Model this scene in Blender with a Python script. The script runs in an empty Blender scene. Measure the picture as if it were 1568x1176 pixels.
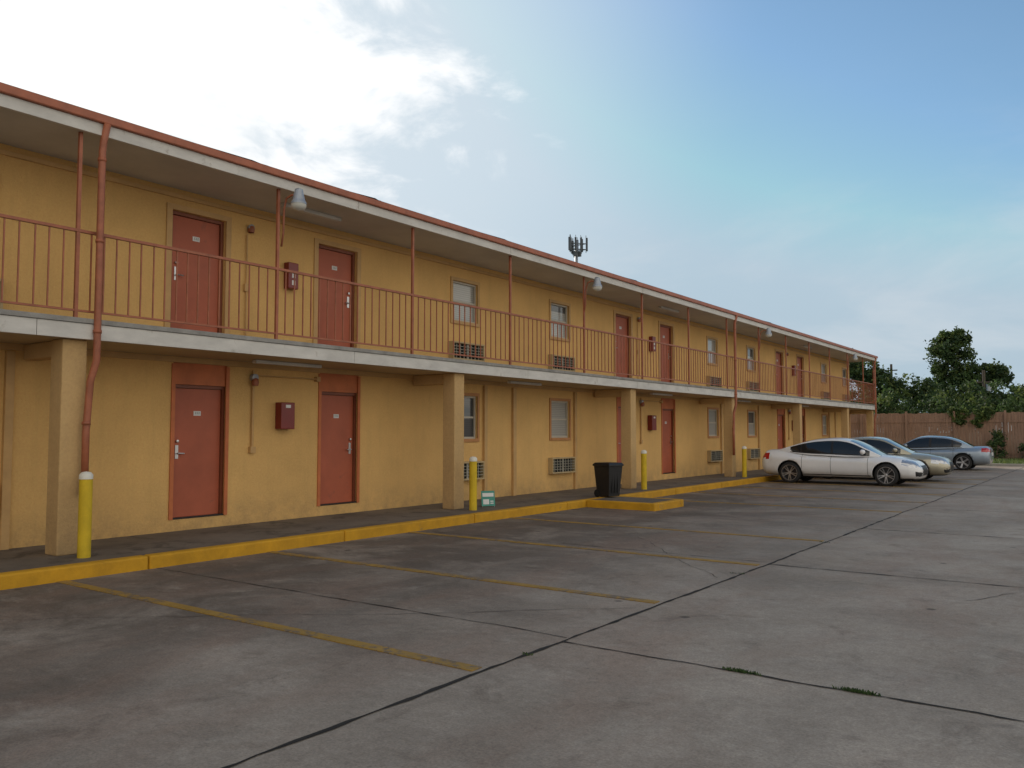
import bpy, math, random
import numpy as np
from mathutils import Vector, Matrix
random.seed(7)
rng = np.random.default_rng(7)
scene = bpy.context.scene
COL = scene.collection

# ------------------------------------------------------------------ helpers
class MB:
    def __init__(s):
        s.v=[]; s.f=[]; s.m=[]
    def quad(s,a,b,c,d,mi=0):
        n=len(s.v); s.v+= [a,b,c,d]; s.f.append((n,n+1,n+2,n+3)); s.m.append(mi)
    def box(s,x0,x1,y0,y1,z0,z1,mi=0):
        if x0>x1:x0,x1=x1,x0
        if y0>y1:y0,y1=y1,y0
        if z0>z1:z0,z1=z1,z0
        n=len(s.v)
        s.v+=[(x0,y0,z0),(x1,y0,z0),(x1,y1,z0),(x0,y1,z0),(x0,y0,z1),(x1,y0,z1),(x1,y1,z1),(x0,y1,z1)]
        for q in ((0,3,2,1),(4,5,6,7),(0,1,5,4),(1,2,6,5),(2,3,7,6),(3,0,4,7)):
            s.f.append(tuple(n+i for i in q)); s.m.append(mi)
    def tube(s,pts,r,n=10,mi=0,caps=True):
        pts=[Vector(p) for p in pts]
        if not isinstance(r,(list,tuple)): r=[r]*len(pts)
        base=len(s.v); prev=None
        for i,p in enumerate(pts):
            if i==0: d=pts[1]-p
            elif i==len(pts)-1: d=p-pts[i-1]
            else: d=(pts[i+1]-pts[i-1])
            d.normalize()
            up=Vector((0,0,1)) if abs(d.z)<.9 else Vector((1,0,0))
            if prev is not None: up=prev
            a=d.cross(up)
            if a.length<1e-4: a=d.cross(Vector((0,1,0)))
            a.normalize(); b=a.cross(d).normalized(); prev=b
            for k in range(n):
                t=2*math.pi*k/n
                q=p+a*math.cos(t)*r[i]+b*math.sin(t)*r[i]
                s.v.append(tuple(q))
        for i in range(len(pts)-1):
            for k in range(n):
                k2=(k+1)%n
                s.f.append((base+i*n+k,base+i*n+k2,base+(i+1)*n+k2,base+(i+1)*n+k)); s.m.append(mi)
        if caps:
            s.f.append(tuple(base+k for k in range(n))[::-1]); s.m.append(mi)
            e=base+(len(pts)-1)*n
            s.f.append(tuple(e+k for k in range(n))); s.m.append(mi)
    def lathe(s,prof,origin,axis='z',n=24,mi=0):
        base=len(s.v); o=Vector(origin)
        for (r,h) in prof:
            for k in range(n):
                t=2*math.pi*k/n; a=r*math.cos(t); b=r*math.sin(t)
                if axis=='z': q=(a,b,h)
                elif axis=='y': q=(a,h,b)
                else: q=(h,a,b)
                s.v.append((o.x+q[0],o.y+q[1],o.z+q[2]))
        for i in range(len(prof)-1):
            for k in range(n):
                k2=(k+1)%n
                s.f.append((base+i*n+k,base+i*n+k2,base+(i+1)*n+k2,base+(i+1)*n+k)); s.m.append(mi)
    def build(s,name,mats,parent=None,smooth=False,bevel=0,recalc=False):
        me=bpy.data.meshes.new(name)
        me.from_pydata([tuple(v) for v in s.v],[],s.f)
        if not isinstance(mats,(list,tuple)): mats=[mats]
        for m in mats: me.materials.append(m)
        me.polygons.foreach_set('material_index',s.m)
        if smooth: me.polygons.foreach_set('use_smooth',[True]*len(s.f))
        me.update()
        if recalc:
            import bmesh
            bm=bmesh.new(); bm.from_mesh(me); bmesh.ops.remove_doubles(bm,verts=bm.verts,dist=1e-4)
            bmesh.ops.recalc_face_normals(bm,faces=bm.faces); bm.to_mesh(me); bm.free()
        ob=bpy.data.objects.new(name,me); COL.objects.link(ob)
        if parent: ob.parent=parent
        if bevel:
            b=ob.modifiers.new('bev','BEVEL'); b.width=bevel; b.segments=2; b.limit_method='ANGLE'
        return ob
def empty(name,loc=(0,0,0),rz=0):
    e=bpy.data.objects.new(name,None); COL.objects.link(e); e.location=loc; e.rotation_euler=(0,0,rz); return e

def newmat(name):
    m=bpy.data.materials.new(name); m.use_nodes=True
    nt=m.node_tree; b=nt.nodes['Principled BSDF']
    return m,nt,b
def N(nt,t,**kw):
    n=nt.nodes.new(t)
    for k,v in kw.items(): setattr(n,k,v)
    return n
def noise(nt,coord,scale,detail=5,rough=.6,dist=0,vscale=None):
    n=N(nt,'ShaderNodeTexNoise'); n.inputs['Scale'].default_value=scale
    n.inputs['Detail'].default_value=detail; n.inputs['Roughness'].default_value=rough
    n.inputs['Distortion'].default_value=dist
    if vscale:
        mp=N(nt,'ShaderNodeMapping'); mp.inputs['Scale'].default_value=vscale
        nt.links.new(coord,mp.inputs['Vector']); coord=mp.outputs['Vector']
    nt.links.new(coord,n.inputs['Vector']); return n.outputs['Fac']
def ramp(nt,fac,a,b,ca=(0,0,0,1),cb=(1,1,1,1)):
    r=N(nt,'ShaderNodeValToRGB'); e=r.color_ramp.elements
    e[0].position=a; e[1].position=b; e[0].color=ca; e[1].color=cb
    nt.links.new(fac,r.inputs['Fac']); return r.outputs['Color']
def mix(nt,fac,a,b,mode='MIX'):
    m=N(nt,'ShaderNodeMix',data_type='RGBA',blend_type=mode)
    for s,v in ((0,fac),(6,a),(7,b)):
        if isinstance(v,(int,float)): m.inputs[s].default_value=v
        elif isinstance(v,(tuple,list)): m.inputs[s].default_value=(*v[:3],1)
        else: nt.links.new(v,m.inputs[s])
    return m.outputs[2]
def math_(nt,op,a,b=0.0,c=0.0,clamp=False):
    m=N(nt,'ShaderNodeMath',operation=op); m.use_clamp=clamp
    for i,v in enumerate((a,b,c)):
        if isinstance(v,(int,float)): m.inputs[i].default_value=v
        else: nt.links.new(v,m.inputs[i])
    return m.outputs[0]
def bump(nt,b,h,strength=.3,dist=.01):
    n=N(nt,'ShaderNodeBump'); n.inputs['Strength'].default_value=strength; n.inputs['Distance'].default_value=dist
    nt.links.new(h,n.inputs['Height']); nt.links.new(n.outputs['Normal'],b.inputs['Normal'])
def simple(name,col,rough=.6,var=.25,scale=3,metal=0,bmp=0,bscale=60,coat=0,vscale=None,dirt=None):
    m,nt,b=newmat(name)
    tc=N(nt,'ShaderNodeTexCoord').outputs['Object']
    n=noise(nt,tc,scale,6,.65,vscale=vscale)
    dark=tuple(c*(1-var) for c in col); light=tuple(min(1,c*(1+var*.6)) for c in col)
    c=mix(nt,ramp(nt,n,.3,.7),dark,light)
    if dirt:
        n2=noise(nt,tc,dirt[1],8,.7,.5)
        c=mix(nt,ramp(nt,n2,dirt[2],dirt[2]+.12),c,dirt[0])
    nt.links.new(c,b.inputs['Base Color'])
    b.inputs['Roughness'].default_value=rough; b.inputs['Metallic'].default_value=metal
    b.inputs['Coat Weight'].default_value=coat; b.inputs['Coat Roughness'].default_value=.05
    if bmp: bump(nt,b,noise(nt,tc,bscale,3),bmp,.01)
    return m

# ------------------------------------------------------------------ materials
def wall_mat(name,col):
    m,nt,b=newmat(name)
    tc=N(nt,'ShaderNodeTexCoord').outputs['Object']
    c=mix(nt,ramp(nt,noise(nt,tc,.7,5,.6),.3,.7),tuple(x*.86 for x in col),tuple(x*1.06 for x in col))
    streak=ramp(nt,noise(nt,tc,1.0,6,.7,vscale=(5,5,.5)),.5,.8)
    c=mix(nt,math_(nt,'MULTIPLY',streak,.26),c,tuple(x*.6 for x in col))
    sep=N(nt,'ShaderNodeSeparateXYZ'); nt.links.new(tc,sep.inputs[0])
    mr=N(nt,'ShaderNodeMapRange'); nt.links.new(sep.outputs[2],mr.inputs[0])
    mr.inputs[1].default_value=.15; mr.inputs[2].default_value=.7; mr.inputs[3].default_value=1; mr.inputs[4].default_value=0
    g=math_(nt,'MULTIPLY',mr.outputs[0],ramp(nt,noise(nt,tc,3,6,.7),.35,.7))
    c=mix(nt,math_(nt,'MULTIPLY',g,.55),c,(.18,.13,.08))
    c=mix(nt,ramp(nt,noise(nt,tc,9,8,.75),.68,.76),c,tuple(x*.62 for x in col))
    c=mix(nt,.5,c,mix(nt,ramp(nt,noise(nt,tc,30,6,.8),.35,.65),(.42,.42,.42),(.62,.62,.62)),'OVERLAY')
    nt.links.new(c,b.inputs['Base Color']); b.inputs['Roughness'].default_value=.9
    bump(nt,b,math_(nt,'ADD',noise(nt,tc,40,6,.7),noise(nt,tc,6,4)),.6,.018)
    return m
M_wall=wall_mat('stucco_yellow',(.73,.445,.16))
M_wall2=wall_mat('column_tan',(.58,.38,.17))
M_trim=simple('trim_tan',(.56,.34,.135),.6,.15)
M_door=simple('door_red',(.42,.10,.045),.5,.18,1.5,bmp=.05,dirt=((.27,.08,.045),3,.6))
M_jamb=simple('jamb_red',(.22,.065,.03),.5,.2)
M_header=simple('header_orange',(.54,.155,.05),.6,.2)
M_rail=simple('rail_paint',(.36,.115,.055),.5,.3,6,dirt=((.16,.07,.04),12,.62))
M_white=simple('fascia_white',(.62,.60,.56),.6,.18,2,dirt=((.33,.29,.24),4,.60),vscale=(1,1,3))
M_slab=simple('slab_edge',(.30,.29,.27),.85,.3,5,bmp=.4)
M_soffit=simple('soffit',(.56,.53,.47),.7,.15,1)
M_soffit2=simple('soffit_lower',(.46,.36,.22),.7,.15,1)
M_drip=simple('drip_edge_red',(.38,.12,.06),.5,.25,4)
M_roof=simple('roof_shingle',(.16,.155,.15),.9,.3,8,bmp=.5)
M_black=simple('black_plastic',(.012,.012,.013),.45,.2)
M_dark=simple('dark_void',(.006,.006,.006),.9,.1)
M_metal=simple('steel',(.55,.55,.55),.3,.1,metal=1)
M_galv=simple('galvanised',(.35,.38,.42),.45,.2,metal=.4)
M_plate=simple('plate_white',(.7,.7,.68),.5,.05)
M_box=simple('cabinet_red',(.20,.02,.015),.35,.1)
M_lamp=simple('lamp_glass',(.6,.6,.55),.25,.1)
M_winframe=simple('window_frame',(.5,.46,.38),.5,.1)
M_wintrim=simple('window_trim',(.50,.23,.08),.6,.15)
def pane(name,col):
    m,nt,b=newmat(name)
    tc=N(nt,'ShaderNodeTexCoord').outputs['Object']
    w=N(nt,'ShaderNodeTexWave'); w.wave_type='BANDS'; w.bands_direction='Z'; w.inputs['Scale'].default_value=7; w.inputs['Distortion'].default_value=.3
    nt.links.new(tc,w.inputs['Vector'])
    nt.links.new(mix(nt,ramp(nt,w.outputs['Fac'],.1,.9),tuple(c*.75 for c in col),col),b.inputs['Base Color'])
    b.inputs['Roughness'].default_value=.35; b.inputs['Coat Weight'].default_value=1; b.inputs['Coat Roughness'].default_value=.02
    return m
M_paneL=pane('pane_blinds',(.40,.40,.37)); M_paneD=pane('pane_dark',(.04,.045,.05))
M_acf=simple('ac_frame',(.48,.36,.19),.6,.15); M_acg=simple('ac_grille',(.36,.34,.28),.6,.2)

def ground_mat():
    m,nt,b=newmat('lot_concrete')
    tc=N(nt,'ShaderNodeTexCoord').outputs['Object']
    sep=N(nt,'ShaderNodeSeparateXYZ'); nt.links.new(tc,sep.inputs[0])
    c=mix(nt,ramp(nt,noise(nt,tc,.45,9,.7,.4),.34,.64),(.255,.213,.168),(.43,.365,.295))
    fx=math_(nt,'FLOOR',math_(nt,'DIVIDE',math_(nt,'ADD',sep.outputs[0],3.5),6.1))
    fy=math_(nt,'FLOOR',math_(nt,'DIVIDE',math_(nt,'SUBTRACT',sep.outputs[1],5.6),4.6))
    cb=N(nt,'ShaderNodeCombineXYZ'); nt.links.new(fx,cb.inputs[0]); nt.links.new(fy,cb.inputs[1])
    wn=N(nt,'ShaderNodeTexWhiteNoise'); nt.links.new(cb.outputs[0],wn.inputs['Vector'])
    c=mix(nt,math_(nt,'MULTIPLY',wn.outputs['Value'],.28),c,(.19,.16,.128))
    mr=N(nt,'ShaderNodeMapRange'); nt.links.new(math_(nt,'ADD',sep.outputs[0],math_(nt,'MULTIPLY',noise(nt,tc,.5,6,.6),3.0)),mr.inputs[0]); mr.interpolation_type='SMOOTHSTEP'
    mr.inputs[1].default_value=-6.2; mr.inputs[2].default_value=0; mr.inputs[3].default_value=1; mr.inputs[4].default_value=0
    oil_shade=math_(nt,'MULTIPLY',math_(nt,'ADD',ramp(nt,noise(nt,tc,.75,9,.66,.6),.36,.64),.38,clamp=True),mr.outputs[0])  # oil stains plus painted shade, darkening the lot toward the building
    c=mix(nt,math_(nt,'MULTIPLY',oil_shade,.74),c,(.072,.056,.043))
    dst=ramp(nt,noise(nt,tc,.5,8,.68,.3,vscale=(1.6,.6,1)),.47,.64)
    c=mix(nt,math_(nt,'MULTIPLY',dst,.42),c,(.27,.178,.128))
    c=mix(nt,math_(nt,'MULTIPLY',ramp(nt,noise(nt,tc,1.9,9,.70,.8),.55,.68),.42),c,(.12,.094,.072))
    c=mix(nt,math_(nt,'MULTIPLY',ramp(nt,noise(nt,tc,1.7,10,.76,.2,vscale=(1,1.6,1)),.55,.67),.30),c,(.44,.385,.315))
    c=mix(nt,.65,c,mix(nt,ramp(nt,noise(nt,tc,14,8,.8),.34,.66),(.40,.40,.40),(.64,.64,.64)),'OVERLAY')
    c=mix(nt,.55,c,mix(nt,ramp(nt,noise(nt,tc,60,4,.8),.36,.64),(.36,.36,.36),(.72,.72,.72)),'OVERLAY')
    vo=N(nt,'ShaderNodeTexVoronoi'); vo.inputs['Scale'].default_value=1.1; nt.links.new(tc,vo.inputs['Vector'])
    spot=ramp(nt,vo.outputs['Distance'],.03,.06,(1,1,1,1),(0,0,0,1))
    c=mix(nt,math_(nt,'MULTIPLY',spot,.65),c,(.045,.037,.03))
    vo2=N(nt,'ShaderNodeTexVoronoi'); vo2.inputs['Scale'].default_value=5; nt.links.new(tc,vo2.inputs['Vector'])
    spot=ramp(nt,vo2.outputs['Distance'],.04,.08,(1,1,1,1),(0,0,0,1))
    c=mix(nt,math_(nt,'MULTIPLY',spot,.35),c,(.12,.10,.08))
    nt.links.new(c,b.inputs['Base Color'])
    nt.links.new(ramp(nt,noise(nt,tc,1.2,5),.3,.7,(.72,.72,.72,1),(.95,.95,.95,1)),b.inputs['Roughness'])
    b.inputs['Specular IOR Level'].default_value=.25
    bump(nt,b,math_(nt,'ADD',noise(nt,tc,40,6,.75),math_(nt,'MULTIPLY',noise(nt,tc,2.5,4),1.5)),.35,.015)
    return m
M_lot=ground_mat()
M_earth=simple('grass_ground',(.055,.075,.025),.95,.4,.4,bmp=.6,bscale=8)
M_walk=simple('walk_concrete',(.155,.128,.10),.85,.35,1.2,bmp=.3,dirt=((.07,.058,.046),2.5,.52))
M_joint=simple('joint_dark',(.022,.018,.014),.95,.3)
def worn(name,paint,under,thr,scale=9):
    m,nt,b=newmat(name)
    tc=N(nt,'ShaderNodeTexCoord').outputs['Object']
    n=math_(nt,'ADD',math_(nt,'MULTIPLY',noise(nt,tc,scale,10,.78),.6),math_(nt,'MULTIPLY',noise(nt,tc,1.1,4),.4))
    p=mix(nt,ramp(nt,noise(nt,tc,3,6,.7),.3,.7),tuple(x*.68 for x in paint),paint)
    nt.links.new(mix(nt,ramp(nt,n,thr,thr+.07),p,under),b.inputs['Base Color'])
    b.inputs['Roughness'].default_value=.75; bump(nt,b,noise(nt,tc,35,5),.4,.01)
    return m
M_kerb=worn('kerb_yellow',(.64,.33,.010),(.22,.15,.07),.57)
M_line=worn('line_yellow',(.42,.25,.045),(.17,.13,.09),.50,14)
M_boll=worn('bollard_yellow',(.72,.50,.02),(.3,.2,.05),.64)
M_wood=simple('fence_wood',(.34,.205,.14),.85,.3,2,bmp=.3,vscale=(6,1,.6))

# ------------------------------------------------------------------ ground
g=MB(); g.quad((-900,-900,-.06),(900,-900,-.06),(900,1400,-.06),(-900,1400,-.06)); g.build('ground',M_earth)
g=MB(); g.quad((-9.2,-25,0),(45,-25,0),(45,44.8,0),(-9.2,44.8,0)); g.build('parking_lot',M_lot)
def joint(mb,p0,p1,w,jit,z=.004,step=.12):
    p0=np.array(p0,float);p1=np.array(p1,float);L=np.linalg.norm(p1-p0);d=(p1-p0)/L;n=np.array([-d[1],d[0]])
    k=int(L/step); off=0; pr=None
    for i in range(k+1):
        off=off*.85+rng.normal()*jit
        ww=w*(.45+1.3*rng.random()**1.5)
        c=p0+d*L*i/k+n*off
        a=c+n*ww/2;b=c-n*ww/2
        if pr is not None:
            mb.quad((pr[0][0],pr[0][1],z),(pr[1][0],pr[1][1],z),(b[0],b[1],z),(a[0],a[1],z))
        pr=(a,b)
j=MB()
joint(j,(-3.5,-20),(-3.5,44.7),.030,.005)
joint(j,(2.6,-20),(2.6,44.7),.022,.003,.0045)
for k in range(-5,9):
    y=5.6+4.6*k
    if y<44:
        joint(j,(-9.18,y),(-3.52,y),.014,.006,.005)
        joint(j,(-3.48,y-.12),(8.8,y-.12),.021,.005,.005)
joint(j,(-7.9,3.2),(-3.6,6.9),.006,.02,.0055)
joint(j,(-6,11.5),(-3.6,8.8),.006,.02,.0055)
joint(j,(-1.2,9),(1.8,15),.006,.02,.0055)
j.build('pavement_joints',M_joint)
j=MB()
for k in range(-2,11):
    y=4.5+2.72*k
    if k==4: continue
    j.box(-9.19,-3.55,y-.055,y+.055,.001,.0085)
j.build('parking_lines',M_line)
s=MB(); s.box(-11.25,-9.36,-25,46,-.05,.15); s.box(-9.2,-7.75,15.55,16.65,-.05,.15)
s.build('sidewalk',M_walk)
s=MB()
y=-25
while y<15.4:
    y2=min(y+3.05,15.4); s.box(-9.36,-9.2,y+.006,y2-.006,-.05,.156); y=y2
y=16.8
s.box(-9.36,-9.2,15.4,16.8,-.05,.156)
while y<44.8:
    y2=min(y+3.05,44.8); s.box(-9.36,-9.2,y+.006,y2-.006,-.05,.156); y=y2
s.box(-9.198,-7.6,15.4,15.55,-.05,.154); s.box(-9.198,-7.6,16.65,16.8,-.05,.154); s.box(-7.75,-7.6,15.552,16.648,-.05,.154)
s.build('kerb',M_kerb,bevel=.025)
s=MB(); s.box(-9.2,45,44.8,44.95,-.06,.12); s.build('end_kerb',simple('kerb_grey',(.36,.34,.29),.8,.2),bevel=.015)
s=MB(); s.quad((-9.3,44.95,.09),(45,44.95,.09),(45,51,.14),(-9.3,51,.14)); s.build('verge_ground',simple('verge',(.10,.11,.045),.95,.5,1.5,bmp=.6))

# ------------------------------------------------------------------ building
bld=empty('motel_building')
WX=-11.2; Y0=-20.0; Y1=45.3; ZS=5.2
doors_u=[]; doors_l=[]; wins=[]
openings=[]
PER=13.42
for k in range(-2,3):
    a=7.38+PER*k
    for off,side in ((0,-1),(2.78,1)):
        yc=a+off
        if yc<Y0+1: continue
        doors_u.append((yc,side)); doors_l.append((yc+.08,side))
    for off in (6.38,10.12):
        yc=a+off
        if Y0+1<yc<Y1-.8: wins.append(yc)
DW=.92
for yc,sd in doors_u: openings.append((yc-DW/2,yc+DW/2,2.97,4.88,'du',sd))
for yc,sd in doors_l: openings.append((yc-DW/2,yc+DW/2,.32,2.62,'dl',sd))
for yc in wins:
    openings.append((yc-.42,yc+.42,3.93,4.78,'w',0)); openings.append((yc-.53,yc+.53,3.10,3.48,'ac',0))
    openings.append((yc-.42,yc+.42,1.45,2.36,'w',1)); openings.append((yc-.53,yc+.53,.58,.97,'ac',0))
ys=sorted(set([Y0,Y1]+[o[0] for o in openings]+[o[1] for o in openings]))
zs=sorted(set([.0,ZS]+[o[2] for o in openings]+[o[3] for o in openings]))
w=MB()
for i in range(len(ys)-1):
    for k in range(len(zs)-1):
        cy=(ys[i]+ys[i+1])/2; cz=(zs[k]+zs[k+1])/2
        if any(o[0]<cy<o[1] and o[2]<cz<o[3] for o in openings): continue
        w.quad((WX,ys[i],zs[k]),(WX,ys[i+1],zs[k]),(WX,ys[i+1],zs[k+1]),(WX,ys[i],zs[k+1]))
D=.15
for o in openings:
    a,b,c,d=o[:4]; x=WX-D
    w.quad((WX,b,c),(x,b,c),(x,b,d),(WX,b,d)); w.quad((WX,a,c),(WX,a,d),(x,a,d),(x,a,c))
    w.quad((WX,a,d),(WX,b,d),(x,b,d),(x,a,d)); w.quad((WX,a,c),(x,a,c),(x,b,c),(WX,b,c))
w.quad((WX,Y1,0),(-20,Y1,0),(-20,Y1,ZS),(WX,Y1,ZS)); w.quad((WX,Y0,0),(WX,Y0,ZS),(-20,Y0,ZS),(-20,Y0,0))
w.quad((-20,Y0,0),(-20,Y0,ZS),(-20,Y1,ZS),(-20,Y1,0))
w.build('walls',M_wall,bld)
t=MB()
for yc in wins:
    t.box(WX+.002,WX+.06,yc+.62,yc+.72,.15,2.60)
for k in range(-2,3):
    t.box(WX+.002,WX+.06,15.45+PER*k,15.57+PER*k,.15,2.60)
t.box(WX+.002,WX+.035,Y0,Y1,5.06,5.12)
t.box(WX+.002,WX+.05,Y0,Y1,2.62,2.70)
for yc,sd in doors_u:
    for s_ in (-1,1):
        c=yc+s_*(DW/2+.045); t.box(WX+.002,WX+.022,c-.045,c+.045,2.95,4.96)
    t.box(WX+.002,WX+.022,yc-DW/2,yc+DW/2,4.882,4.96)
t.build('wall_trim',M_trim,bld)
dm=MB(); dj=MB(); dp=MB(); hw=MB(); hd=MB(); sill=MB()
for (a,b,c,d,kind,sd) in openings:
    if kind in('du','dl'):
        top=d
        if kind=='dl':
            hd.box(WX-.06,WX-.01,a+.001,b-.001,2.30,2.618); top=2.30
            for yy in (a,b): hd.box(WX+.002,WX+.02,yy-.03,yy+.03,.32,2.6)
        dj.box(WX-.12,WX-.05,a+.001,a+.05,c,top); dj.box(WX-.12,WX-.05,b-.05,b-.001,c,top)
        dj.box(WX-.12,WX-.05,a+.05,b-.05,top-.05,top-.001)
        dm.box(WX-.12,WX-.085,a+.055,b-.055,c+.02,top-.055)
        sill.box(WX-.14,WX+.01,a+.002,b-.002,c,c+.02)
        cy=(a+b)/2
        dp.box(WX-.085,WX-.079,cy-.06,cy+.06,c+1.52,c+1.59)
        hy=(a+.13) if sd<0 else (b-.13)
        hw.box(WX-.085,WX-.075,hy-.025,hy+.025,c+.88,c+1.08)
        hw.tube([(WX-.08,hy,c+.96),(WX-.035,hy,c+.96),(WX-.033,hy-.10*sd,c+.955)],.011,8)
        hw.lathe([(.0,.03),(.02,.028),(.024,0)],(WX-.08,hy,c+1.14),'x',12)
dm.build('doors',M_door,bld,bevel=.003); dj.build('door_jambs',M_jamb,bld); hd.build('door_headers',M_header,bld)
dp.build('room_number_plates',M_plate,bld); hw.build('door_hardware',M_metal,bld); sill.build('door_sills',M_black,bld)
dg=MB()
for (a,b,c,d,kind,sd) in openings:
    if kind in('du','dl'):
        cy=(a+b)/2
        for q in range(3):
            yy=cy-.035+q*.03
            dg.box(WX-.0785,WX-.078,yy,yy+.004,c+1.535,c+1.575); dg.box(WX-.0785,WX-.078,yy+.005,yy+.018,c+1.57,c+1.575); dg.box(WX-.0785,WX-.078,yy+.005,yy+.018,c+1.55,c+1.555)
dg.build('room_numbers',M_black,bld)
wf=MB(); wt=MB(); pl=MB(); acf=MB(); acg=MB(); acd=MB()
for (a,b,c,d,kind,sd) in openings:
    if kind=='w':
        x0,x1=WX-.10,WX-.04
        wf.box(x0,x1,a,a+.04,c,d); wf.box(x0,x1,b-.04,b,c,d); wf.box(x0,x1,a+.04,b-.04,c,c+.04); wf.box(x0,x1,a+.04,b-.04,d-.04,d)
        m=(c+d)/2; wf.box(x0,x1-.01,a+.04,b-.04,m-.02,m+.02)
        r=random.random()
        u=0 if r<.45 else 1; l=0 if r<.7 else 1
        dr=m-.02+random.choice([0,0,.12,.25])
        if u==0 or dr>m:
            pl.quad((x0+.02,a+.04,dr),(x0+.02,b-.04,dr),(x0+.02,b-.04,d-.04),(x0+.02,a+.04,d-.04),u)
            if dr>m: pl.quad((x0+.02,a+.04,m),(x0+.02,b-.04,m),(x0+.02,b-.04,dr),(x0+.02,a+.04,dr),1-u)
        else: pl.quad((x0+.02,a+.04,m),(x0+.02,b-.04,m),(x0+.02,b-.04,d-.04),(x0+.02,a+.04,d-.04),1)
        pl.quad((x0+.03,a+.04,c+.04),(x0+.03,b-.04,c+.04),(x0+.03,b-.04,m),(x0+.03,a+.04,m),l)
        T=.065; ti=sd
        wt.box(WX+.002,WX+.025,a-T,a,c-T,d+T,ti); wt.box(WX+.002,WX+.025,b,b+T,c-T,d+T,ti)
        wt.box(WX+.002,WX+.025,a,b,d,d+T,ti); wt.box(WX+.002,WX+.035,a,b,c-T,c,ti)
    if kind=='ac':
        x1=WX+.13; x0=WX-.12
        acf.box(x0,x1,a+.001,a+.035,c,d); acf.box(x0,x1,b-.035,b-.001,c,d); acf.box(x0,x1,a+.035,b-.035,c+.001,c+.035); acf.box(x0,x1,a+.035,b-.035,d-.035,d-.001)
        acd.box(x0,x1-.09,a+.036,b-.036,c+.036,d-.036)
        nb=5
        for q in range(1,nb):
            zz=c+.035+(d-c-.07)*q/nb; acg.box(x1-.04,x1-.015,a+.035,b-.035,zz-.006,zz+.006)
        for q in range(1,8):
            yy=a+.035+(b-a-.07)*q/8; hwid=.03 if q==4 else .008
            acg.box(x1-.06,x1-.041,yy-hwid,yy+hwid,c+.035,d-.035)
wf.build('window_frames',M_winframe,bld); wt.build('window_trim',[M_trim,M_wintrim],bld); pl.build('window_panes',[M_paneL,M_paneD],bld)
acf.build('ac_frames',M_acf,bld,bevel=.004); acg.build('ac_grilles',M_acg,bld); acd.build('ac_interiors',M_dark,bld)
EX=-9.95
s=MB(); s.box(WX,EX-.02,Y0,Y1,2.70,2.76); s.build('lower_ceiling',M_soffit2,bld)
s=MB(); s.box(WX,EX+.03,Y0,Y1,2.89,2.95); s.box(WX,EX-.03,Y0,Y1,2.765,2.888); s.build('balcony_slab',M_slab,bld,bevel=.006)
s=MB()
y=Y0
while y<Y1:
    y2=min(y+4.9,Y1); s.box(EX-.019,EX+.012,y+.003,y2-.003,2.70,2.887); y=y2
s.build('balcony_fascia',M_white,bld,bevel=.004)
c=MB()
for y in (-16,-9,-2.0,5.0,12.2,19.2,26.1,33.2,40.3,45.1):
    c.box(-10.34,-10.05,y-.15,y+.14,.15,2.698)
    c.box(WX+.05,-10.34,y-.10,y+.10,2.50,2.697)
c.build('columns',M_wall2,bld,bevel=.015)
RE=Y1+.15
s=MB(); s.box(WX,-9.93,Y0,RE,5.20,5.24); s.build('roof_soffit',M_soffit,bld)
s=MB()
y=Y0
while y<RE:
    y2=min(y+4.2,RE); s.box(-9.929,-9.88,y+.003,y2-.003,5.19,5.335); y=y2
s.build('roof_fascia',M_white,bld,bevel=.004)
s=MB(); s.box(-9.93,-9.83,Y0,RE+.05,5.337,5.44)
s.box(-20.5,-9.93,RE,RE+.05,5.2,5.44)
s.build('roof_drip_edge',M_drip,bld,bevel=.012)
s=MB()
s.quad((-9.84,Y0,5.442),(-9.84,RE+.05,5.442),(-15.6,RE+.05,6.1),(-15.6,Y0,6.1)); s.quad((-15.6,Y0,6.1),(-15.6,RE+.05,6.1),(-21,RE+.05,5.442),(-21,Y0,5.442))
s.quad((-9.93,RE,5.44),(-21,RE,5.44),(-15.6,RE,6.09),(-15.6,RE,6.09))
for (a,b,h) in ((5.9,7.6,.035),(9.0,9.9,.05),(12.2,13.6,.035),(18.2,19.2,.04),(28,29.5,.04),(-3,2,.04)):
    n=12
    hs=[h*(q/n)**1.2*(1 if q<n-1 else .3) for q in range(n+1)]
    for q in range(n):
        ya=a+(b-a)*q/n; yb=a+(b-a)*(q+1)/n
        s.quad((-9.86,ya,5.445+hs[q]*.6),(-9.86,yb,5.445+hs[q+1]*.6),(-10.3,yb,5.50+hs[q+1]),(-10.3,ya,5.50+hs[q]))
s.build('roof',M_roof,bld)
r=MB(); RX=-10.0
posts=[4.96+2.93*k for k in range(-7,14)]
for y in posts:
    r.box(RX-.02,RX+.02,y-.02,y+.02,2.95,5.2)
yend=45.15
r.box(RX-.02,RX+.02,yend-.02,yend+.02,2.95,5.2)
r.box(RX-.024,RX+.024,posts[0],yend,3.985,4.02); r.box(RX-.015,RX+.015,posts[0],yend,3.03,3.055)
allp=posts+[yend]
for i in range(len(allp)-1):
    n=18 if i<len(allp)-2 else 13
    for q in range(1,n):
        y=allp[i]+(allp[i+1]-allp[i])*q/n+random.uniform(-.006,.006)
        r.box(RX-.008,RX+.008,y-.008,y+.008,3.055,3.985)
r.box(WX,RX-.024,yend-.018,yend+.018,3.985,4.02); r.box(WX,RX-.02,yend-.012,yend+.012,3.03,3.055)
for q in range(1,8):
    x=WX+1.2*q/8; r.box(x-.008,x+.008,yend-.008,yend+.008,3.055,3.985)
r.build('balcony_railing',M_rail,bld)
d=MB()
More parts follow.
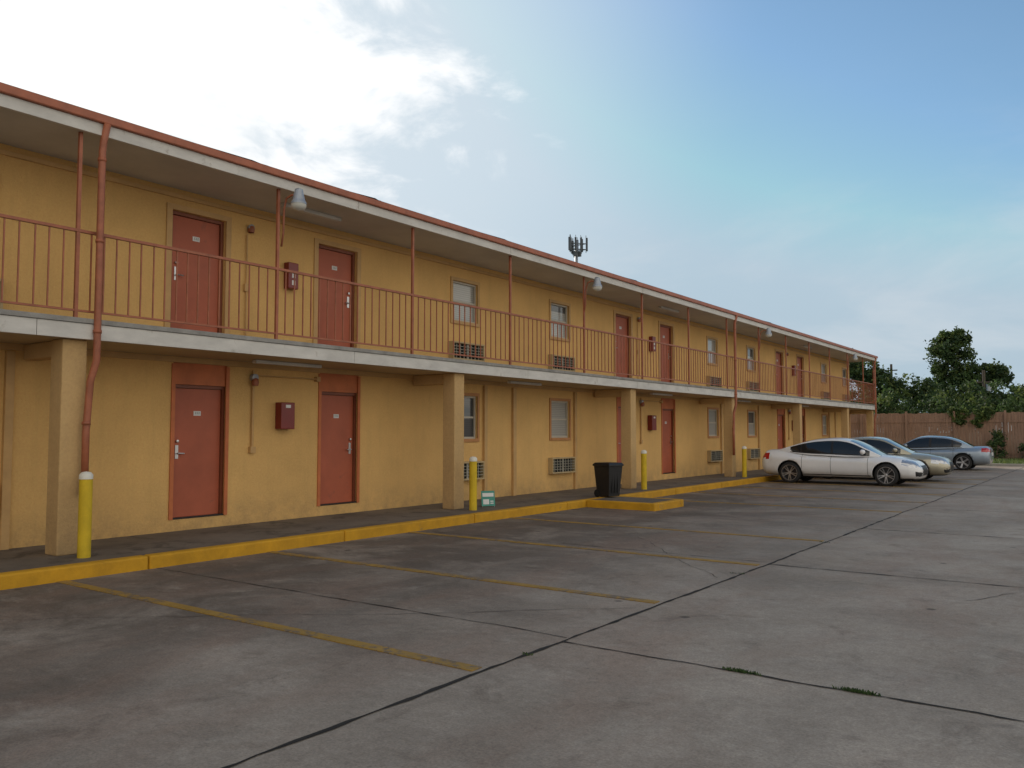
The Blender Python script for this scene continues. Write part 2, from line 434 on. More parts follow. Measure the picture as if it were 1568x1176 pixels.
for y in (-8.5,5.20,25.95,45.1):
    xs_=-9.905
    d.tube([(-9.84,y,5.34),(xs_,y-.01,5.12),(xs_,y-.02,5.0),(xs_,y-.02,2.7),(xs_,y-.02,2.45),(-9.96,y-.06,2.2),(-9.97,y-.09,1.6),(-9.97,y-.09,.85)],.042,12)
    for z in (4.9,3.9,2.8): d.tube([(xs_,y-.02,z-.02),(xs_,y-.02,z+.02)],.050,12)
    d.tube([(-9.97,y-.09,1.68),(-9.97,y-.09,1.72)],.050,12)
d.build('downspouts',M_rail,bld,smooth=True)
cd=MB(); fl=MB(); jl=MB(); jg=MB(); cb=MB(); cbx=MB()
for k in range(-1,3):
    o=PER*k
    yj=8.22+o
    cd.tube([(WX+.03,yj,2.95),(WX+.03,yj,4.75)],.012,8); cd.box(WX+.002,WX+.05,yj-.04,yj+.04,3.83,3.95)
    jl.lathe([(.05,0),(.055,.06),(.0,.07)],(WX+.02,yj+.05,4.86),'x',14); jg.lathe([(.045,0),(.055,.05),(.045,.1),(.0,.12)],(WX+.06,yj+.05,4.78),'z',14)
    cb.box(WX+.002,WX+.13,8.97+o,9.18+o,3.98,4.42); cbx.box(WX+.13,WX+.135,9.04+o,9.11+o,4.04,4.12); cbx.box(WX+.13,WX+.135,9.04+o,9.11+o,4.16,4.26)
    yl=8.38+o
    cd.tube([(WX+.03,yl,1.35),(WX+.03,yl,2.58)],.020,8); cd.tube([(WX+.06,yl,2.50),(WX+.06,yl+1.3,2.50)],.012,8); cd.box(WX+.002,WX+.06,yl-.05,yl+.05,1.26,1.36)
    cd.box(WX+.002,WX+.08,yl+1.27,yl+1.35,2.46,2.54)
    jl.lathe([(.06,0),(.06,.07),(.0,.08)],(WX+.02,yl,2.46),'x',14); jg.lathe([(.05,0),(.06,.05),(.05,.11),(.0,.13)],(WX+.08,yl,2.33),'z',14)
    cb.box(WX+.002,WX+.16,8.84+o,9.12+o,1.64,2.08); cbx.box(WX+.16,WX+.165,8.93+o,9.03+o,1.99,2.04)
    fl.box(-10.6,-10.5,8.4+o,9.6+o,5.14,5.2); fl.box(-10.7,-10.6,8.0+o,9.3+o,2.645,2.698); fl.box(-10.7,-10.6,14.6+o,15.8+o,2.645,2.698)
cd.build('conduits',M_trim,bld); fl.build('fluorescent_fixtures',M_white,bld,bevel=.01)
jl.build('jar_lamp_bases',M_galv,bld); jg.build('jar_lamp_glass',M_rail,bld,smooth=True)
cb.build('extinguisher_cabinets',M_box,bld,bevel=.012); cbx.build('cabinet_glass',M_plate,bld)
bl=MB(); bg=MB(); ba=MB()
for y in (7.96,16.68,28.4,40.12,-6.8):
    ba.tube([(RX,y,4.35),(RX+.04,y,4.55),(RX+.05,y,4.9),(RX+.10,y+.0,5.06),(RX+.20,y+.02,5.10),(RX+.30,y+.03,5.06)],.016,8)
    bl.lathe([(0,.2),(.06,.19),(.075,.12),(.09,.05),(.115,0),(.12,-.02)],(RX+.34,y+.03,4.96),'z',20)
    bl.box(RX+.30,RX+.38,y-.01,y+.07,5.08,5.17)
    bg.lathe([(.115,-.02),(.11,-.06),(.08,-.10),(.0,-.12)],(RX+.34,y+.03,4.96),'z',20)
ba.build('barn_light_arms',M_rail,bld,smooth=True)
bl.build('barn_lights',M_galv,bld,smooth=False); bg.build('barn_light_lenses',M_lamp,bld,smooth=True)

# ------------------------------------------------------------------ bollards
M_bcap=simple('bollard_cap',(.7,.68,.6),.5,.1)
for y in (-9,-2,5.0,12.2,19.1,26.1,33.2,40.3):
    b=MB(); R=.072
    b.lathe([(R,.15),(R,1.06)],(-9.72,y,0),'z',24,0)
    b.lathe([(R+.003,1.05),(R+.003,1.10),(.05,1.13),(0,1.14)],(-9.72,y,0),'z',24,1)
    b.build('bollard',[M_boll,M_bcap],smooth=True)

# ------------------------------------------------------------------ bin
bn=empty('trash_bin',(-9.2,16.35,.15),math.radians(-12))
b=MB()
def frust(mb,hx0,hy0,z0,hx1,hy1,z1,cx=0,cy=0,mi=0):
    n=len(mb.v)
    mb.v+=[(cx-hx0,cy-hy0,z0),(cx+hx0,cy-hy0,z0),(cx+hx0,cy+hy0,z0),(cx-hx0,cy+hy0,z0),(cx-hx1,cy-hy1,z1),(cx+hx1,cy-hy1,z1),(cx+hx1,cy+hy1,z1),(cx-hx1,cy+hy1,z1)]
    for q in ((0,3,2,1),(4,5,6,7),(0,1,5,4),(1,2,6,5),(2,3,7,6),(3,0,4,7)): mb.f.append(tuple(n+i for i in q)); mb.m.append(mi)
frust(b,.175,.175,.03,.225,.225,.69); frust(b,.245,.245,.691,.245,.245,.72); frust(b,.25,.25,.722,.21,.21,.765)
b.tube([(-.28,-.17,.71),(-.28,.17,.71)],.016,8); b.box(-.28,-.23,-.17,-.145,.69,.72); b.box(-.28,-.23,.145,.17,.69,.72)
for q in (-.09,0,.09): b.box(.195,.215,q-.012,q+.012,.1,.55)
b.build('body',M_black,bn,bevel=.012)
b=MB()
for q in (-.17,.17): b.lathe([(0,-.025),(.08,-.025),(.09,0),(.08,.025),(0,.025)],(-.17,q,.09),'y',20)
b.build('wheels',M_dark,bn,smooth=False)
sg=empty('yard_sign',(-9.9,12.9,.15),math.radians(-35)); sg.scale=(.8,.8,.8)
b=MB()
b.v+=[(.0,-.17,.02),(.0,.17,.02),(-.07,.17,.38),(-.07,-.17,.38),(.012,-.17,.02),(.012,.17,.02),(-.058,.17,.382),(-.058,-.17,.382)]
for q in ((0,1,2,3),(7,6,5,4),(0,4,5,1),(1,5,6,2),(2,6,7,3),(3,7,4,0)): b.f.append(q); b.m.append(0)
b.build('panel',simple('sign_green',(.05,.28,.22),.5,.2),sg)
b=MB()
def onp(y0,y1,s0,s1,mi=0):
    f=lambda yy,ss:(.0145-.07*ss,yy,.02+.36*ss); b.quad(f(y0,s0),f(y1,s0),f(y1,s1),f(y0,s1),mi)
onp(-.14,.14,.62,.86); onp(-.13,.02,.12,.45); onp(.05,.13,.15,.22); onp(.05,.13,.28,.35)
b.build('lettering',M_plate,sg)
b=MB(); b.tube([(-.06,-.15,.38),(-.14,-.15,0)],.008,6); b.tube([(-.06,.15,.38),(-.14,.15,0)],.008,6); b.tube([(0,-.15,.03),(0,-.15,0)],.008,6); b.tube([(0,.15,.03),(0,.15,0)],.008,6)
b.build('legs',M_metal,sg)

# ------------------------------------------------------------------ cars
def paint(name,col,metal=.0):
    m,nt,b=newmat(name); b.inputs['Metallic'].default_value=metal
    tc=N(nt,'ShaderNodeTexCoord').outputs['Object']
    sep=N(nt,'ShaderNodeSeparateXYZ'); nt.links.new(tc,sep.inputs[0])
    c=mix(nt,ramp(nt,noise(nt,tc,2,5),.3,.7),tuple(x*.93 for x in col),col)
    mr=N(nt,'ShaderNodeMapRange'); nt.links.new(sep.outputs[2],mr.inputs[0])
    mr.inputs[1].default_value=.2; mr.inputs[2].default_value=.55; mr.inputs[3].default_value=.5; mr.inputs[4].default_value=0
    c=mix(nt,math_(nt,'MULTIPLY',mr.outputs[0],noise(nt,tc,5,6)),c,(.2,.16,.12))
    nt.links.new(c,b.inputs['Base Color'])
    b.inputs['Roughness'].default_value=.35; b.inputs['Coat Weight'].default_value=.8; b.inputs['Coat Roughness'].default_value=.04
    return m
M_glass,_nt,_b=newmat('car_glass'); _b.inputs['Base Color'].default_value=(.012,.015,.017,1); _b.inputs['Roughness'].default_value=.05; _b.inputs['Coat Weight'].default_value=.5
M_tyre=simple('tyre',(.018,.018,.018),.8,.2,5)
M_rim=simple('rim_alloy',(.5,.5,.52),.3,.1,metal=.9)
M_rimd=simple('rim_dark',(.03,.03,.033),.4,.1,metal=.5)
M_headl,_nt,_b=newmat('headlight'); _b.inputs['Base Color'].default_value=(.5,.52,.55,1); _b.inputs['Roughness'].default_value=.08; _b.inputs['Metallic'].default_value=.6; _b.inputs['Coat Weight'].default_value=1
M_tail,_nt,_b=newmat('taillight'); _b.inputs['Base Color'].default_value=(.45,.012,.01,1); _b.inputs['Roughness'].default_value=.12; _b.inputs['Coat Weight'].default_value=1
def smi(xs,ys,w=.05):
    xs=np.array(xs);ys=np.array(ys)
    def f(x):
        d=min(w,x-xs[0]+1e-6,xs[-1]-x+1e-6)
        return float(np.mean([np.interp(x+d*k/4,xs,ys) for k in range(-4,5)]))
    return f
def sedan(name,loc,rz,M_paint,H,Bt,W,R,wb_t,axf,axr,wr=.33,glass=(-.72,.42,-1.32,.98),bp=-.12,spokes=10,L2=2.33):
    e=empty(name,loc,rz)
    Hf=smi(*zip(*H),w=.09); Bf=smi(*zip(*Bt),w=.03); Wf=smi(*zip(*W)); Rf=smi(*zip(*R),w=.16); wbf=smi(*zip(*wb_t),w=.15)
    a1,a2=.42,.62
    def shape(x,y,z,zc,h):
        k=(z-zc)/h
        y=y*(1-(.07*k*k if k>0 else .05*k*k))
        if abs(x)<2.0: y+= math.copysign(.016*math.exp(-((z-.74-.02*(-x))/.045)**2),y) if abs(y)>.5 else 0
        return y
    def side_y(x,z):
        h0,b0=Hf(x),Bf(x); zc=(h0+b0)/2; h=(h0-b0)/2
        c=min(1,abs(z-zc)/h)**(1/a2); y=Wf(x)*(max(0,1-c*c)**.5)**a1
        return shape(x,y,z,zc,h)
    xs=list(np.concatenate([np.linspace(-L2,-L2+.35,16)[:-1],np.linspace(-L2+.35,L2-.5,60)[:-1],np.linspace(L2-.5,L2,24)]))
    n=56; b=MB()
    for x in xs:
        h0,b0=Hf(x),Bf(x); zc=(h0+b0)/2; h=(h0-b0)/2; w_=Wf(x)
        for k in range(n):
            t=2*math.pi*k/n; sn,cs=math.sin(t),math.cos(t)
            y=w_*math.copysign(abs(sn)**a1,sn) ; z=zc-h*math.copysign(abs(cs)**a2,cs)
            b.v.append((x,shape(x,y,z,zc,h),z))
    for i in range(len(xs)-1):
        for k in range(n):
            k2=(k+1)%n
            f=(i*n+k,i*n+k2,(i+1)*n+k2,(i+1)*n+k)
            cx=(xs[i]+xs[i+1])/2; cy=sum(b.v[q][1] for q in f)/4; cz=sum(b.v[q][2] for q in f)/4
            mi=0; ay=abs(cy)
            if cx>L2-.50 and ay>.44 and .56+.10*(L2-cx)<cz<.70+.16*(L2-cx): mi=2
            elif cx>L2-.12 and ay<.36 and .3<cz<.62: mi=1
            elif cx>L2-.16 and .42<ay<.7 and .3<cz<.42: mi=1
            elif cx<-L2+.30 and ay>.40 and .76<cz<.93: mi=3
            elif cz<.235: mi=1
            b.f.append(f); b.m.append(mi)
    b.f.append(tuple(range(n))); b.m.append(0); b.f.append(tuple((len(xs)-1)*n+k for k in range(n))[::-1]); b.m.append(1)
    body=b.build('body',[M_paint,M_black,M_headl,M_tail],e,smooth=True,recalc=True)
    cut=MB()
    for ax in (axf,axr):
        for s_ in (-1,1):
            cut.lathe([(0,-.35),(wr+.05,-.35),(wr+.05,.35),(0,.35)],(ax,s_*.92,wr+.01),'y',40,0)
    co=cut.build('cut',[M_black],None,recalc=True)
    md=body.modifiers.new('b','BOOLEAN'); md.operation='DIFFERENCE'; md.object=co; md.solver='EXACT'
    co.parent=e
    bpy.context.view_layer.update()
    dgp=bpy.context.evaluated_depsgraph_get()
    me=bpy.data.meshes.new_from_object(body.evaluated_get(dgp))
    if len(me.polygons)>1000:
        body.modifiers.clear(); body.data=me
        for p in me.polygons:
            c=p.center
            for ax in (axf,axr):
                if (c.x-ax)**2+(c.z-wr-.01)**2<(wr+.052)**2 and abs(c.y)<Wf(c.x)+.02:
                    r_=math.hypot(c.x-ax,c.z-wr-.01)
                    if r_<wr+.046 or abs(p.normal.y)<.3 and r_<wr+.052: p.material_index=1; p.use_smooth=False
    else: body.modifiers.clear()
    bpy.data.objects.remove(co)
    gx=list(np.linspace(R[0][0],R[-1][0],96)); ns=12; nt_=12; g=MB()
    for x in gx:
        zr=Rf(x); zb=Hf(x)-.06; wb=wbf(x); ht=max(zr-zb,.01); ze=zr-.055*min(1,ht/.3)
        half=[]
        for k in range(ns+1):
            s_=k/ns; z=zb+(ze-zb)*s_; y=wb-.36*max(0,z-zb)**1.15*(1+.2*s_); half.append((y,z))
        ye=half[-1][0]
        for k in range(1,nt_+1):
            f=k/nt_; y=ye*(1-f); z=ze+(zr-ze)*(1-(y/ye)**2)**.8; half.append((y,z))
        row=[(x,y,z) for y,z in half]+[(x,-y,z) for y,z in half[-2::-1]]
        g.v+=row
    nc=len(row)
    g0,g1,g2,g3=glass
    for i in range(len(gx)-1):
        cx=(gx[i]+gx[i+1])/2
        for k in range(nc-1):
            kk=k if k<ns+nt_ else nc-2-k
            mi=0
            if kk<ns:
                fr=(kk+.5)/ns
                lim=g2+.22*max(0,.45-fr)
                if 1<=kk<=ns-2 and lim<cx<g3: mi=1
                if mi and abs(cx-bp)<.045: mi=2
                if mi and abs(cx-(g2+.34))<.02: mi=2
                if kk==1 and g2-.02<cx<g3: mi=2
            else:
                if kk>=ns+1 and (cx>g1 or cx<g0): mi=1
            g.f.append((i*nc+k,i*nc+k+1,(i+1)*nc+k+1,(i+1)*nc+k)); g.m.append(mi)
    g.build('cabin',[M_paint,M_glass,M_black],e,smooth=True)
    sm=MB()
    for sgn in (-1,1):
        for xs_ in (bp-.02,.92,-1.0):
            pts=[(xs_ -(.25*max(0,(.5-z)) if xs_<-.5 else 0),z) for z in np.linspace(.30,Hf(xs_)-.07,14)]
            for (xa,za),(xb,zb_) in zip(pts[:-1],pts[1:]):
                A=sgn*(side_y(xa,za)+.003); Bq=sgn*(side_y(xb,zb_)+.003)
                sm.quad((xa-.005,A,za),(xa+.005,A,za),(xb+.005,Bq,zb_),(xb-.005,Bq,zb_))
        xx=np.linspace(axr+wr+.1,axf-wr-.1,14)
        for xa,xb in zip(xx[:-1],xx[1:]):
            A=sgn*(side_y(xa,.28)+.004); Bq=sgn*(side_y(xb,.28)+.004); A2=sgn*(side_y(xa,.305)+.004); B2=sgn*(side_y(xb,.305)+.004)
            sm.quad((xa,A,.28),(xb,Bq,.28),(xb,B2,.305),(xa,A2,.305))
    sm.build('panel_gaps',M_dark,e)
    hm=MB()
    for sgn in (-1,1):
        for hx in (bp+.14-.35,bp-.9+.05):
            yy=sgn*(side_y(hx,.83)+.012); hm.box(hx-.09,hx+.09,yy-.012,yy+.012,.82,.845)
        mx,my,mz=.80,sgn*.93,1.0
        hm.lathe([(0,-.11),(.05,-.09),(.075,-.02),(.07,.06),(.0,.09)],(mx,my,mz),'y',14)
        hm.box(mx-.03,mx+.03,sgn*.78,sgn*.9,.95,.985)
    hm.build('mirrors_handles',M_paint,e,bevel=.004)
    for i,(ax,s_) in enumerate(((axf,-1),(axf,1),(axr,-1),(axr,1))):
        wv=MB(); yo=s_*.78
        prof=[(wr*.72,-.10),(wr*.93,-.105),(wr*.99,-.08),(wr,-.03),(wr,.03),(wr*.99,.08),(wr*.93,.105),(wr*.72,.10)]
        wv.lathe(prof,(ax,yo,wr),'y',40,0)
        wv.lathe([(wr*.72,.10*s_),(wr*.735,.108*s_),(wr*.70,.108*s_),(wr*.69,.05*s_),(wr*.69,-.05*s_)],(ax,yo,wr),'y',40,1)
        wv.lathe([(wr*.69,.0),(0,.0)],(ax,yo,wr),'y',40,2)
        wv.lathe([(.05,.03*s_),(.045,.085*s_),(0,.09*s_)],(ax,yo,wr),'y',16,1)
        for q in range(spokes):
            t=2*math.pi*q/spokes + (.14 if q%2 and spokes==10 else -.14 if spokes==10 else 0); ca,sa=math.cos(t),math.sin(t)
            def P(r_,w_,h_): return (ax+ca*r_-sa*w_,yo+h_*s_,wr+sa*r_+ca*w_)
            r0,r1=.035,wr*.70; w0,w1=(.014,.009) if spokes==10 else (.03,.035)
            vs=[P(r0,-w0,.08),P(r0,w0,.08),P(r1,w1,.095),P(r1,-w1,.095),P(r0,-w0,.04),P(r0,w0,.04),P(r1,w1,.05),P(r1,-w1,.05)]
            nn=len(wv.v); wv.v+=vs
            for f in ((0,1,2,3),(4,7,6,5),(0,4,5,1),(2,6,7,3),(1,5,6,2),(0,3,7,4)): wv.f.append(tuple(nn+z for z in f)); wv.m.append(1)
        o=wv.build('wheel_%d'%(i+1),[M_tyre,M_rim,M_rimd],e)
        for p in o.data.polygons:
            if p.material_index==0: p.use_smooth=True
    pb=MB(); pb.box(-L2-.02,-L2+.02,-.15,.15,.60,.74); pb.build('number_plate',M_plate,e)
    return e
H1=[(-2.33,.72),(-2.31,.90),(-2.25,1.00),(-2.1,1.04),(-1.8,1.04),(-1.4,1.01),(-.8,.95),(.3,.91),(.9,.92),(1.25,.91),(1.7,.86),(2.05,.77),(2.22,.68),(2.30,.58),(2.33,.48)]
B1=[(-2.33,.50),(-2.30,.32),(-2.2,.24),(-1.8,.2),(0,.19),(1.9,.18),(2.15,.19),(2.28,.24),(2.33,.38)]
W1=[(-2.33,.62),(-2.28,.74),(-2.15,.82),(-1.9,.87),(-1.4,.905),(0,.895),(1.3,.905),(1.75,.88),(2.05,.79),(2.22,.66),(2.30,.54),(2.33,.42)]
R1=[(-1.85,1.01),(-1.55,1.13),(-1.1,1.29),(-.65,1.385),(-.15,1.42),(.15,1.41),(.45,1.34),(.8,1.16),(1.12,.975),(1.25,.90)]
WB1=[(-1.85,.60),(-1.5,.72),(-1.0,.79),(0,.82),(.8,.80),(1.25,.70)]
sedan('parked_car',(-6.95,27.1,0),0,paint('paint_white',(.84,.84,.84)),H1,B1,W1,R1,WB1,1.42,-1.38,glass=(-.85,.36,-1.38,.95))
H2=[(-2.33,.75),(-2.31,.90),(-2.25,.98),(-2.1,1.0),(-1.4,.98),(.3,.92),(.9,.93),(1.25,.92),(1.7,.88),(2.05,.80),(2.22,.72),(2.30,.62),(2.33,.50)]
R2=[(-1.75,.97),(-1.45,1.12),(-1.1,1.30),(-.75,1.40),(-.15,1.44),(.15,1.43),(.42,1.38),(.75,1.2),(1.1,1.0),(1.25,.90)]
sedan('parked_car',(-6.70,30.2,0),math.radians(1),paint('paint_beige',(.46,.42,.31),.5),H2,B1,W1,R2,WB1,1.40,-1.35,glass=(-.9,.34,-1.3,.95),spokes=5)
sedan('parked_car',(-6.60,39.9,0),math.radians(180),paint('paint_bluegrey',(.33,.40,.47),.4),H2,B1,W1,R2,WB1,1.40,-1.35,glass=(-.9,.34,-1.3,.95),spokes=5)

# ------------------------------------------------------------------ fence
f=MB(); FY=51.0; x=-24.0
while x<45:
    wd=.14; h=2.62+random.uniform(-.03,.03)
    f.box(x,x+wd-.008,FY+random.uniform(0,.006),FY+.02,-.02,h); x+=wd
f.box(-24,45,FY-.03,FY-.002,2.1,2.2); f.box(-24,45,FY-.03,FY-.002,.4,.5)
x=-24
while x<45: f.box(x-.05,x+.05,FY-.13,FY-.032,-.02,2.72); x+=2.4
f.build('wooden_fence',M_wood)

# ------------------------------------------------------------------ vegetation
def leafmat(name,col):
    m,nt,b=newmat(name)
    tc=N(nt,'ShaderNodeTexCoord').outputs['Object']
    c=mix(nt,ramp(nt,noise(nt,tc,1.2,4),.3,.7),tuple(x*.6 for x in col),tuple(x*1.3 for x in col))
    nt.links.new(c,b.inputs['Base Color']); b.inputs['Roughness'].default_value=.65
    tr=N(nt,'ShaderNodeBsdfTranslucent'); nt.links.new(c,tr.inputs['Color'])
    ms=N(nt,'ShaderNodeMixShader'); ms.inputs[0].default_value=.35
    nt.links.new(b.outputs[0],ms.inputs[1]); nt.links.new(tr.outputs[0],ms.inputs[2])
    nt.links.new(ms.outputs[0],nt.nodes['Material Output'].inputs['Surface'])
    return m
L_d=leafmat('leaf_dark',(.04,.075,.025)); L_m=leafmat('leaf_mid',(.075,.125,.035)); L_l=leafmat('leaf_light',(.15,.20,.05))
M_bark=simple('bark',(.10,.08,.06),.9,.3,8,bmp=.5)
def leaves(mb,blobs,nclump,nleaf,size,clr=.28):
    for (c,r) in blobs:
        c=np.array(c);r=np.array(r)
        for _ in range(nclump):
            d=rng.normal(size=3); d/=np.linalg.norm(d)
            cc=c+d*r*(rng.random()**.4)
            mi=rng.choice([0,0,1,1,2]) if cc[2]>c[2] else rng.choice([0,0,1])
            cr=clr*np.mean(r)*(.5+.8*rng.random())
            for _ in range(nleaf):
                p=cc+rng.normal(size=3)*cr*.5
                a=rng.normal(size=3);a/=np.linalg.norm(a); b_=np.cross(a,rng.normal(size=3)); b_/=np.linalg.norm(b_)
                s_=size*(.6+.8*rng.random())
                mb.quad(tuple(p-a*s_),tuple(p-b_*s_*.55),tuple(p+a*s_),tuple(p+b_*s_*.55),int(mi) if rng.random()<.8 else int(rng.integers(0,3)))
def tree(name,base,blobs,nclump=26,nleaf=60,size=.13,tr=.2):
    e=empty(name,base); tk=MB()
    b0=Vector((0,0,0)); top=max(c[2] for c,_ in blobs)
    cx=sum(c[0] for c,_ in blobs)/len(blobs); cy=sum(c[1] for c,_ in blobs)/len(blobs)
    fork=Vector((cx*.3,cy*.3,top*.42))
    tk.tube([b0,(fork*.5)+Vector((.05,.03,0)),fork],[tr*1.3,tr,tr*.8],10)
    for c,r in blobs:
        cv=Vector(c); mid=(fork+cv)/2+Vector((random.uniform(-.2,.2),random.uniform(-.2,.2),.2))
        tk.tube([fork,mid,cv],[tr*.6,tr*.35,tr*.15],8)
        for _ in range(4):
            d=Vector((random.uniform(-1,1)*r[0],random.uniform(-1,1)*r[1],random.uniform(-.2,.9)*r[2]))*.8
            tk.tube([mid.lerp(cv,.7),cv+d*.5,cv+d],[tr*.18,tr*.1,tr*.04],5)
    tk.build('trunk',M_bark,e,smooth=True)
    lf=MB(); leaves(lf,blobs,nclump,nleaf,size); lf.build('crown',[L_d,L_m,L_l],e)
    return e
tree('broadleaf_tree',(-10.4,79,0),[((-1.0,0,8.4),(1.7,1.5,1.5)),((-1.0,.3,6.4),(1.7,1.6,1.6)),((.7,0,5.8),(1.5,1.4,1.3)),((2.2,0,6.2),(1.3,1.2,1.1)),((-2.0,0,4.4),(1.7,1.4,1.2)),((1.0,0,4.0),(2.2,1.5,1.2)),((-.6,.2,9.4),(1.3,1.0,.8))],60,60,.13)
tree('broadleaf_tree',(-14.6,70,0),[((-1.8,0,6.2),(1.6,1.4,1.2)),((-.2,0,5.2),(1.6,1.4,1.3)),((-3.2,0,6.8),(1.6,1.3,1.3)),((1.4,0,4.5),(1.7,1.4,1.3)),((3.0,0,4.2),(1.5,1.4,1.2)),((-1.2,0,3.6),(2.2,1.5,1.3))],48,60,.12)
tree('broadleaf_tree',(-5.0,76,0),[((.2,0,4.3),(1.7,1.4,1.2)),((1.8,0,4.9),(1.6,1.4,1.2)),((3.4,0,5.5),(1.8,1.4,1.3)),((-1.3,0,3.8),(1.6,1.2,1.1))],50,60,.12)
tree('broadleaf_tree',(2.5,78,0),[((0,0,5.3),(2.2,1.8,1.8)),((2,0,4.3),(2,1.6,1.6)),((-2,0,4.2),(2,1.6,1.3))],40,60,.13)
lf=MB(); bl=[]
for x in np.arange(-20,14,1.1):
    bl.append(((x,54.5+rng.random()*4,2.3+rng.random()*1.3),(1.1,.9,1.0+rng.random()*.5)))
leaves(lf,bl,19,50,.09); lf.build('hedge_foliage',[L_m,L_d,L_l])
lf=MB()
bl=[((x,150+rng.random()*20,3.2+rng.random()*1.5),(5,4,2.8)) for x in np.arange(-60,60,4.5)]
leaves(lf,bl,26,30,.5); lf.build('distant_trees',[L_d,L_m,L_d])
lf=MB(); vb=[]
for (x,w_,n_) in ((-6.7,.8,5),(-5.7,.5,3),(-3.3,1.0,6),(-1.4,.9,5),(1.5,1.2,6),(5,1.2,6)):
    for _ in range(n_): vb.append(((x+rng.normal()*w_*.5,FY-.08+rng.normal()*.05,2.75-abs(rng.normal())*.45),(.4,.12,.3)))
leaves(lf,vb,12,30,.07,.35); lf.build('vine_foliage',[L_m,L_l,L_l])
lf=MB(); sb=[((-3.6,50.2,.7),(.7,.5,.6)),((-2.9,50.1,.5),(.6,.4,.5)),((-5.1,50.3,.9),(.45,.4,.8)),((-1.6,50.3,.35),(.7,.3,.3)),((0.2,50.3,.6),(.7,.5,.6))]
leaves(lf,sb,30,40,.06); lf.build('shrub',[L_m,L_d,L_l])
gr=MB()
def blades(x0,x1,y0,y1,n,h,z=.1,wk=1.0):
    for _ in range(n):
        x=rng.uniform(x0,x1);y=rng.uniform(y0,y1);a=rng.uniform(0,6.28);w_=(.012+h*.04)*wk;hh=h*rng.uniform(.5,1.2)
        dx,dy=math.cos(a)*w_,math.sin(a)*w_; lx,ly=rng.normal()*h*.35,rng.normal()*h*.35
        gr.quad((x-dx,y-dy,z),(x+dx,y+dy,z),(x+lx+dx*.2,y+ly+dy*.2,z+hh),(x+lx-dx*.2,y+ly-dy*.2,z+hh),int(rng.integers(0,3)))
blades(-9,6,45,50.8,9000,.16)
gr.build('verge_grass',[L_m,L_l,L_l])
gr=MB()
for (x,y,n_,w_) in ((-2.10,5.48,200,.09),(-1.35,5.48,240,.09),(-3.5,5.0,20,.05),(-3.5,9.2,14,.08),(-3.5,12.5,14,.1)):
    for _ in range(n_):
        xx=x+rng.normal()*w_*.6; blades(xx-.003,xx+.003,y-.018,y+.018,1,.018,.004,.5)
gr.build('weed_tufts',[L_m,L_d,L_m])

# ------------------------------------------------------------------ poles & tower
p=empty('utility_pole',(-7.7,68.4,0)); b=MB()
b.tube([(0,0,0),(0,0,6.0)],[.14,.10],10); b.box(-.5,.5,-.04,.04,5.1,5.2); b.build('pole',M_bark,p)
b=MB(); b.lathe([(.16,4.5),(.16,5.0),(0,5.02)],(.28,0,0),'z',14); b.lathe([(0,5.2),(.04,5.2),(.05,5.3),(0,5.32)],(-.4,0,0),'z',8); b.build('transformer',M_galv,p)
p=empty('utility_pole',(-16.2,80,0)); b=MB(); b.tube([(0,0,0),(0,0,7.6)],[.15,.1],10); b.box(-.5,.5,-.04,.04,7.0,7.1); b.build('pole',M_bark,p)
p=empty('cell_tower',(-52.3,85.5,0)); b=MB(); b.tube([(0,0,0),(0,0,24.6)],[.5,.16],14); b.build('mast',M_galv,p,smooth=True)
b=MB(); a=MB()
for k in range(3):
    t=k*2.094+.4; t2=t+2.094; R_=1.25
    p0=(math.cos(t)*R_,math.sin(t)*R_);p1=(math.cos(t2)*R_,math.sin(t2)*R_)
    for z in (23.5,24.2): b.tube([(p0[0],p0[1],z),(p1[0],p1[1],z)],.04,6)
    b.tube([(0,0,23.5),(p0[0],p0[1],23.5)],.05,6); b.tube([(0,0,24.2),(p0[0],p0[1],24.2)],.04,6)
    for q in (0.04,.35,.65,.96):
        x=p0[0]+(p1[0]-p0[0])*q; y=p0[1]+(p1[1]-p0[1])*q
        b.tube([(x,y,23.1),(x,y,25.2)],.03,6)
        if q!=.35 or k!=1: a.box(x*1.08-.10,x*1.08+.10,y*1.08-.07,y*1.08+.07,23.3,24.9)
for (x,y) in ((.3,.2),(-.3,.3),(.1,-.4)): a.box(x-.2,x+.2,y-.15,y+.15,22.7,23.3)
M_tow=simple('antenna_grey',(.10,.11,.12),.6,.1)
b.build('platform',M_tow,p); a.build('antennas',M_tow,p)

# ------------------------------------------------------------------ camera, sun, sky
cam=bpy.data.cameras.new('Camera'); co=bpy.data.objects.new('Camera',cam); COL.objects.link(co)
cam.sensor_width=36; cam.lens=29.4; cam.clip_end=3000
co.location=(0,0,1.6); co.rotation_euler=(math.radians(90+3.26),0,math.radians(35.9))
scene.camera=co
AZ=63.0; EL=25.0
sd=Vector((-math.sin(math.radians(AZ))*math.cos(math.radians(EL)),math.cos(math.radians(AZ))*math.cos(math.radians(EL)),math.sin(math.radians(EL))))
sl=bpy.data.lights.new('Sun','SUN'); sl.energy=3.5; sl.angle=math.radians(.5); sl.color=(1,.92,.8)
so=bpy.data.objects.new('Sun',sl); COL.objects.link(so); so.rotation_euler=(-sd).to_track_quat('-Z','Y').to_euler()
wd=bpy.data.worlds.new('World'); scene.world=wd; wd.use_nodes=True; nt=wd.node_tree
bg=nt.nodes['Background']; bg.inputs['Strength'].default_value=.135
sky=N(nt,'ShaderNodeTexSky'); sky.sky_type='NISHITA'; sky.sun_disc=False
sky.sun_elevation=math.radians(EL); sky.sun_rotation=math.radians(-AZ); sky.air_density=1.0; sky.dust_density=.4; sky.ozone_density=1.0
tc=N(nt,'ShaderNodeTexCoord').outputs['Generated']
